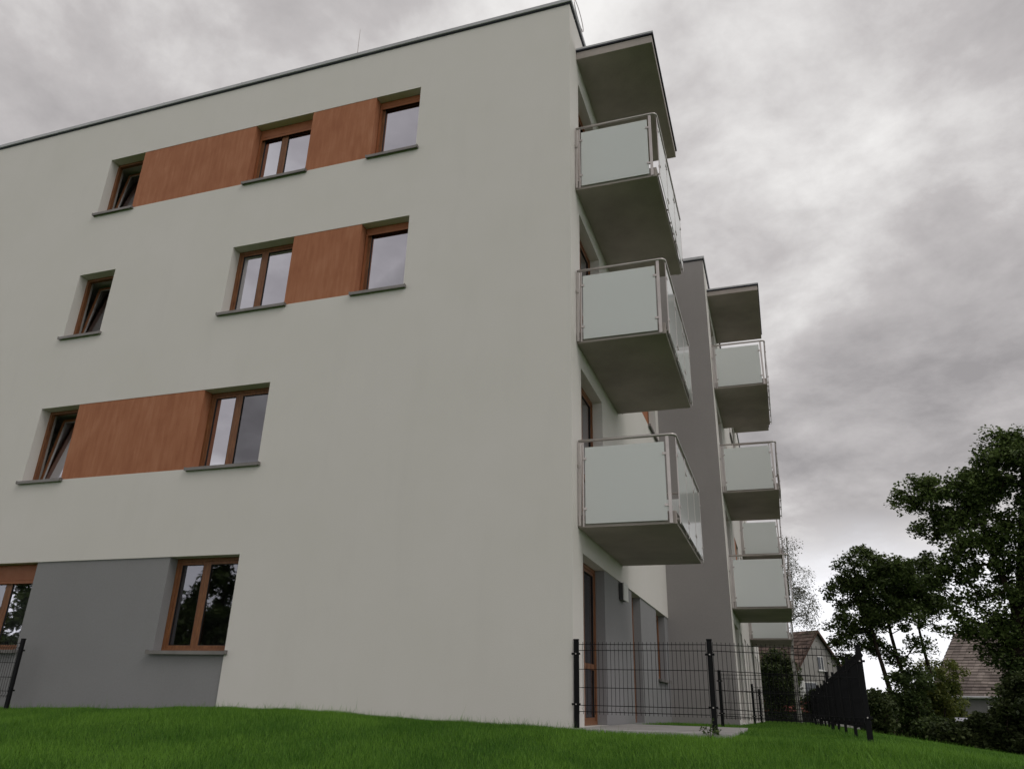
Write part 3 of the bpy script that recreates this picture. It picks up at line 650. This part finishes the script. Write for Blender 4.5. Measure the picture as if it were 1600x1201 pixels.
plant('leaning_tree', 'middle of the three slim leaning trees, with the longest bare stem against the sky', 'tree', 'slim leaning trees left of the oak',
      [[(*b1[:2], b1[2] - .1, .12)] + stem([(1424, 1110), (1412, 1060), (1390, 990), (1384, 920), (1392, 870)], .085, 0)],
      [blob(*q, D2) for q in ((1398, 895, 34, 30), (1385, 945, 32, 26), (1415, 960, 30, 18), (1362, 975, 22, 18), (1372, 1010, 16, 10), (1425, 1060, 22, 14), (1400, 1030, 14, 12), (1440, 1010, 16, 12))], 135, 13500, .34, .105, OAKL)
plant('leaning_tree', 'right one of the three slim leaning trees, touching the oak crown', 'tree', 'slim leaning trees left of the oak',
      [[(*b2[:2], b2[2] - .1, .11)] + stem([(1454, 1110), (1452, 1050), (1436, 980), (1430, 900)], .075, .8)],
      [blob(*q, D2 + .8) for q in ((1440, 895, 30, 26), (1430, 940, 34, 20), (1462, 945, 22, 18), (1455, 975, 18, 8), (1412, 925, 20, 20))], 120, 12000, .34, .105, MIDL)
# birch behind the far balconies
D3 = 38.; b = base_at(1251, 1128, D3)
plant('birch_tree', 'thin white-stemmed birch with sparse hanging twigs beside the far balconies', 'tree', None,
      [[(*b[:2], b[2] - .1, .10), tp(1245, 1080, D3, .085), tp(1239, 1030, D3, .07), tp(1234, 960, D3, .05), tp(1232, 880, D3, .03), tp(1228, 838, D3, .01)]],
      [blob(*q, D3) for q in ((1232, 862, 15, 26), (1246, 900, 20, 30), (1254, 945, 22, 26), (1262, 968, 14, 14), (1225, 930, 20, 50), (1208, 880, 20, 40))], 150, 9000, .42, .075, BIRL, bark=BIRCHB, tip=.0065, droop=.45, twigs=3)
# shrubs
def shrub(name, label, u, v, ru, rv, dist, lm, n, group=None, ls=.10, cl=.26, extra=()):
    p = at(u, v, dist); z = ghf(p[0], p[1]); bl = [blob(u, v, ru, rv, dist)] + [blob(*e_, dist) for e_ in extra]
    st = [[(p[0] + dx * .2, p[1] + dy * .2, z - .05, .035), (p[0] + dx, p[1] + dy, z + (p[2] - z) * .8, .02)] for dx, dy in ((0, 0), (.5, .2), (-.5, -.1), (.1, -.5))]
    k = np.linalg.norm(p - CC) / CF
    if p[2] - rv * k > z + .3: bl.append((p[0], p[1], (z + p[2]) / 2, ru * k * .8, ru * k * .6, (p[2] - z) / 2))
    plant(name, label, 'shrub' if 'shrub' in name or 'bush' in name else 'tree', group, st, bl, max(24, n // 170), int(n * .8), cl, ls, lm, tip=.006, twigs=1)
SG = 'shrubs at the foot of the lawn'
shrub('bush', 'dark green bush just right of the tall corner fence post', 1372, 1116, 24, 26, 25, DARKL, 10000, SG)
shrub('bush', 'mid green bush around the stems of the leaning trees', 1424, 1098, 26, 26, 27, MIDL, 9500, SG, extra=((1403, 1068, 14, 12), (1440, 1070, 12, 10)))
shrub('bush', 'yellow-green bush left of the white shed', 1464, 1094, 18, 24, 29, YELL, 8000, SG)
shrub('bush', 'dark low bush in front of the pale shed wall', 1498, 1150, 32, 15, 24, DARKL, 14000, SG)
shrub('bush', 'wide dark bush under the eaves of the hip-roofed house', 1562, 1140, 36, 24, 24, DARKL, 17000, SG, extra=((1530, 1160, 34, 14),))
shrub('bush', 'tall dark bush at the right edge beneath the oak', 1606, 1125, 30, 56, 23.5, DARKL, 20000, SG)
shrub('bush', 'small dark bush at the crest between the leaning stems', 1462, 1142, 20, 14, 24.5, MIDL, 8000, SG)
shrub('bush', 'pale green bushy tree beyond the leaning stems, left of the hip roof', 1470, 1050, 34, 16, 42, YELL, 10000, None, ls=.12, cl=.42)
shrub('bush', 'dense dark bush seen under the lowest far balcony', 1216, 1062, 32, 42, 43, DARKL, 24000, None, ls=.13, cl=.4)
shrub('bush', 'dark hedge bush behind the middle of the boundary fence', 1300, 1098, 38, 22, 36, DARKL, 12000, None, ls=.12)
# distant tree belt
fb = []
for i in range(26):
    u = 1130 + i * 24; dist = 95 + rnd.uniform(-8, 14); p = at(u, 1095, dist); fb.append((p[0], p[1], ghf(p[0], p[1]) + 1.6 + rnd.uniform(0, 1.2), 3.2, 3.2, 2.6 + rnd.uniform(0, 1.)))
cc = sample_blobs(fb, 26000); o = np_mesh('distant_trees', leaf_quads(cc, .55), 4, DARKL); tag(o, 'belt of far-off trees along the horizon', 'trees', None, 'stuff')
# weeds on the terrace edge at the middle post
for (x, y, lb) in ((1.62, -.14, 'small leafy weed at the foot of the middle fence post'),):
    M_ = MB(); root = empty('weed', (x, y, ghf(x, y)), lb, 'weed'); st = MB(); C_ = []
    for k in range(9):
        a = rnd.uniform(0, 6.28); h = rnd.uniform(.08, .2); ex = x + .09 * math.cos(a); ey = y + .05 * math.sin(a); st.tube([(x, y, ghf(x, y)), (ex, ey, ghf(x, y) + h)], .003, 3)
        for q in range(7): C_.append((ex + rnd.gauss(0, .02), ey + rnd.gauss(0, .02), ghf(x, y) + h * rnd.uniform(.5, 1.1)))
    st.build('stem', MIDL, root); np_mesh('leaves', leaf_quads(np.array(C_), .045), 4, MIDL, root, tuple(root.location))

# ------------------------------------------------------------------ neighbouring houses
TILE = mat('old_roof_tiles', (.165, .12, .10), .9, .15, col2=(.085, .062, .055), vscale=2.5, vstretch=(1, 1, 1), island=.35, bump=.4, bscale=8)
TILE2 = mat('weathered_roof_tiles', (.29, .245, .22), .9, .15, col2=(.17, .14, .13), vscale=1.2, island=.3, bump=.4, bscale=8)
HW1 = mat('pale_house_render', (.33, .315, .30), .9, .1, var=.12, vscale=1); HW2 = mat('grey_house_render', (.27, .255, .265), .9, .1, var=.12, vscale=1)
def frame_map(p, head):
    """local x to the right of the facade, y inwards (away from viewer of the gable), z up"""
    fx = Vector((-math.cos(head), math.sin(head), 0)); fy = Vector((-math.sin(head), -math.cos(head), 0))
    return lambda a, b, c: tuple(Vector(p) + fx * a + fy * b + Vector((0, 0, c)))
def tiles(mp, a0, a1, b0, b1, name, mt, root, tile=.30, course=.33):
    """roof slope between eave line a0->a1 and ridge line b0->b1 (local coordinates); stepped courses of separate tiles"""
    a0, a1, b0, b1 = map(Vector, (a0, a1, b0, b1)); H = ((b0 + b1) / 2 - (a0 + a1) / 2).length; nrow = max(3, int(H / course)); up = (b0 - a0).cross(a1 - a0).normalized()
    if up.z < 0: up = -up
    M = MB(mp)
    for i in range(nrow):
        t0, t1 = i / nrow, (i + 1.12) / nrow; t1 = min(t1, 1); L0, R0_ = a0.lerp(b0, t0), a1.lerp(b1, t0); L1, R1 = a0.lerp(b0, t1), a1.lerp(b1, t1)
        nc = max(1, round((R0_ - L0).length / tile))
        for j in range(nc):
            s0, s1 = j / nc + .012 / max(1, nc), (j + 1) / nc - .012 / max(1, nc); lift = .055 + rnd.uniform(-.012, .012)
            c0, c1, c2, c3 = L0.lerp(R0_, s0) + up * lift, L0.lerp(R0_, s1) + up * lift, L1.lerp(R1, s1) + up * .012, L1.lerp(R1, s0) + up * .012
            M.add([tuple(c0), tuple(c1), tuple(c2), tuple(c3), tuple(c0 - up * .05), tuple(c1 - up * .05)], [(0, 1, 2, 3), (4, 5, 1, 0)])
    o = M.build(name, mt, root, fix=False); tag(o, kind='stuff'); return o
# house with a gable
p = at(1286, 1100, 60); z0 = -.95; hd = math.radians(3.5 + 180 - 52)
root = empty('gabled_house', (p[0], p[1], z0), 'pale gabled house with a brown tiled roof beyond the birch', 'house'); mp = frame_map((p[0], p[1], z0), hd)
hwid, eav, rdg, lng = 3.5, 2.9, 6.75, 9.
M = MB(mp); M.add([(-hwid, 0, 0), (hwid, 0, 0), (hwid, 0, eav), (0, 0, rdg - .05), (-hwid, 0, eav)], [(0, 1, 2, 3, 4)]); M.add([(-hwid, lng, 0), (hwid, lng, 0), (hwid, lng, eav), (0, lng, rdg - .05), (-hwid, lng, eav)], [(0, 1, 2, 3, 4)])
M.quad((-hwid, 0, 0), (-hwid, lng, 0), (-hwid, lng, eav), (-hwid, 0, eav)).quad((hwid, 0, 0), (hwid, lng, 0), (hwid, lng, eav), (hwid, 0, eav)); M.build('wall', HW1, root, fix=False)
rf = MB(mp); e_ = .35; sl_ = (rdg - eav) / hwid
for sg in (-1, 1):
    a = [(sg * (hwid + e_), -.25, eav - e_ * sl_), (sg * (hwid + e_), lng + .25, eav - e_ * sl_), (0, lng + .25, rdg), (0, -.25, rdg)]; rf.quad(*a)
R_ = rf.build('roof', SOIL, root, fix=False)
for sg in (-1, 1): tiles(mp, (sg * (hwid + e_), -.27, eav - e_ * sl_), (sg * (hwid + e_), lng + .25, eav - e_ * sl_), (0, -.27, rdg), (0, lng + .25, rdg), 'roof_tiles', TILE, R_)
vb = MB(mp)
for sg in (-1, 1): vb.add([(sg * (hwid + e_), -.30, eav - e_ * sl_ - .14), (sg * (hwid + e_), -.30, eav - e_ * sl_ + .05), (0, -.30, rdg + .05), (0, -.30, rdg - .16)], [(0, 1, 2, 3)])
vb.build('bargeboard', mat('brown_board', (.09, .05, .04), .8), root, fix=False)
def hwin(mp, root, x0, x1, z0_, z1_, glass_mat, y=-.0, fm=WHITEP):
    f = MB(mp).box(x0 - .06, x1 + .06, y - .05, y - .004, z0_ - .06, z1_ + .06).build('window', fm, root); MB(mp).box(x0, x1, y - .06, y - .052, z0_, z1_).build('pane', glass_mat, f)
    MB(mp).box((x0 + x1) / 2 - .025, (x0 + x1) / 2 + .025, y - .075, y - .061, z0_, z1_).build('glazing_bar', fm, f); MB(mp).box(x0 - .12, x1 + .12, y - .14, y - .052, z0_ - .12, z0_ - .062).build('sill', fm, f)
DG = mat('dark_glass', (.03, .035, .045), .15, .5)
hwin(mp, root, -.05, .45, 4.2, 5.0, DG); hwin(mp, root, -1.6, -.5, 2.2, 3.3, DG); hwin(mp, root, 1.0, 2.0, 2.2, 3.3, DG)
MB(mp).box(-2.15, -1.72, -.09, -.03, 2.1, 3.4).build('shutter', WHITEP, root)
ch = MB(mp).box(-.3, .3, 5.2, 5.8, rdg - .6, rdg + .9).build('chimney', mat('chimney_brick', (.2, .1, .07), .9), R_)
# hip-roofed house
p = at(1568, 1100, 46); z0 = -1.25; root = empty('hip_roofed_house', (p[0], p[1], z0), 'grey house with a weathered tiled hip roof behind the oak', 'house')
mp = frame_map((p[0], p[1], z0), math.radians(180 + 10)); hw, dp, eav, rdg = 3.15, 8., 2.75, 5.85; hp = 1.6
M = MB(mp); M.box(-hw + .3, hw + 2.7, .3, dp, 0, eav); M.build('wall', HW2, root)
E4 = [(-hw, 0, eav - .1), (hw + 3., 0, eav - .1), (hw + 3., dp + .3, eav - .1), (-hw, dp + .3, eav - .1)]; T4 = [(-hw + hp + .1, 3.1, rdg), (hw - hp + 2.6, 3.1, rdg), (hw - hp + 2.6, 4.3, rdg), (-hw + hp + .1, 4.3, rdg)]
rf = MB(mp)
for i in range(4): j = (i + 1) % 4; rf.quad(E4[i], E4[j], T4[j], T4[i])
rf.quad(*T4); rf.quad(*E4); R_ = rf.build('roof', SOIL, root, fix=False)
for i in range(4): j = (i + 1) % 4; tiles(mp, E4[i], E4[j], T4[i], T4[j], 'roof_tiles', TILE2, R_, .30, .20)
MB(mp).tube([(-hw - .05, -.07, eav - .12), (hw + 3., -.07, eav - .12)], .06, 8).build('gutter', CAPM, R_)
hwin(mp, root, -.6, .4, 1.2, 2.2, DG, y=.3)
# pale shed in front of it
p = at(1493, 1112, 36); z0 = ghf(p[0], p[1]); root = empty('shed', (p[0], p[1], z0), 'low pale garden shed with a light roof in front of the hip-roofed house', 'shed'); mp = frame_map((p[0], p[1], z0), math.radians(190))
MB(mp).box(-.75, .75, 0, 1.6, -.3, .62).build('wall', HW2, root); MB(mp).add([(-.85, -.1, .52), (.85, -.1, .52), (.85, 1.7, .92), (-.85, 1.7, .92), (-.85, -.1, .57), (.85, -.1, .57), (.85, 1.7, .97), (-.85, 1.7, .97)], [(0, 1, 2, 3), (4, 5, 6, 7), (0, 1, 5, 4), (1, 2, 6, 5), (2, 3, 7, 6), (3, 0, 4, 7)]).build('roof', mat('pale_sheet_roof', (.42, .42, .47), .7), root)
MB(mp).box(-.1, .5, -.03, -.004, -.2, .45).build('door', HW1, root)
# tan garden wall behind the stems
BRK = mat('tan_brick_wall', (.20, .145, .11), .95, .1, col2=(.13, .095, .075), vscale=5)
a = at(1395, 1140, 33); b = at(1470, 1140, 33); a[2] = ghf(a[0], a[1]); d_ = Vector((b[0] - a[0], b[1] - a[1], 0)); LL = d_.length; d_.normalize(); nn = Vector((-d_.y, d_.x, 0))
mp = lambda u, v, zz: tuple(Vector(a) + d_ * u + nn * v + Vector((0, 0, zz)))
root = empty('garden_wall', tuple(a), 'low tan garden wall with a grey top behind the leaning stems', 'wall'); MB(mp).box(0, LL, 0, .25, -.3, .95).build('wall', BRK, root); MB(mp).box(-.04, LL + .04, -.04, .29, .952, 1.02).build('coping', CAPM, root)
# low outbuilding with red roof beneath the far balcony
p = at(1226, 1112, 48); z0 = ghf(p[0], p[1]); root = empty('outbuilding', (p[0], p[1], z0), 'low dark outbuilding with a reddish tiled roof under the lowest far balcony', 'outbuilding'); mp = frame_map((p[0], p[1], z0), math.radians(180))
RED = mat('red_roof_tiles', (.33, .11, .085), .85, .15, col2=(.19, .06, .05), vscale=3, island=.3)
MB(mp).box(-1.4, 1.4, 0, 2.4, 0, 1.0).build('wall', mat('dark_boards', (.035, .033, .032), .9), root); R_ = MB(mp).quad((-1.6, -.2, .98), (1.6, -.2, .98), (1.6, 1.4, 1.55), (-1.6, 1.4, 1.55)).build('roof', RED, root, fix=False)
tiles(mp, (-1.6, -.2, .98), (1.6, -.2, .98), (-1.6, 1.4, 1.55), (1.6, 1.4, 1.55), 'roof_tiles', RED, R_, .28, .3)

# ------------------------------------------------------------------ trees across the lawn, mirrored in the ground-floor panes
def opptree(x, y, h, label, seed):
    z = ghf(x, y); bl = [(x + rnd.uniform(-.8, .8), y + rnd.uniform(-.8, .8), z + h * (.3 + .14 * i), h * (.27 - .04 * i), h * (.27 - .04 * i), h * .13) for i in range(5)]
    plant('tall_tree', label, 'tree', 'trees across the lawn opposite the gable wall', [[(x, y, z - .1, .25), (x, y, z + h * .5, .15), (x, y, z + h * .9, .03)]], bl, 130, 20000, h * .07, .27, MIDL, tip=.012)
opptree(-25, -24, 10.5, 'tall dark tree mirrored in the right ground-floor window of the gable wall', 1)
opptree(-31, -22, 9.5, 'tall dark tree mirrored between the two ground-floor windows of the gable wall', 2)
opptree(-37, -23, 10, 'tall dark tree mirrored in the left ground-floor window of the gable wall', 3)
opptree(-19.5, -26, 8.6, 'shorter dark tree mirrored beside the right ground-floor window pane', 4)
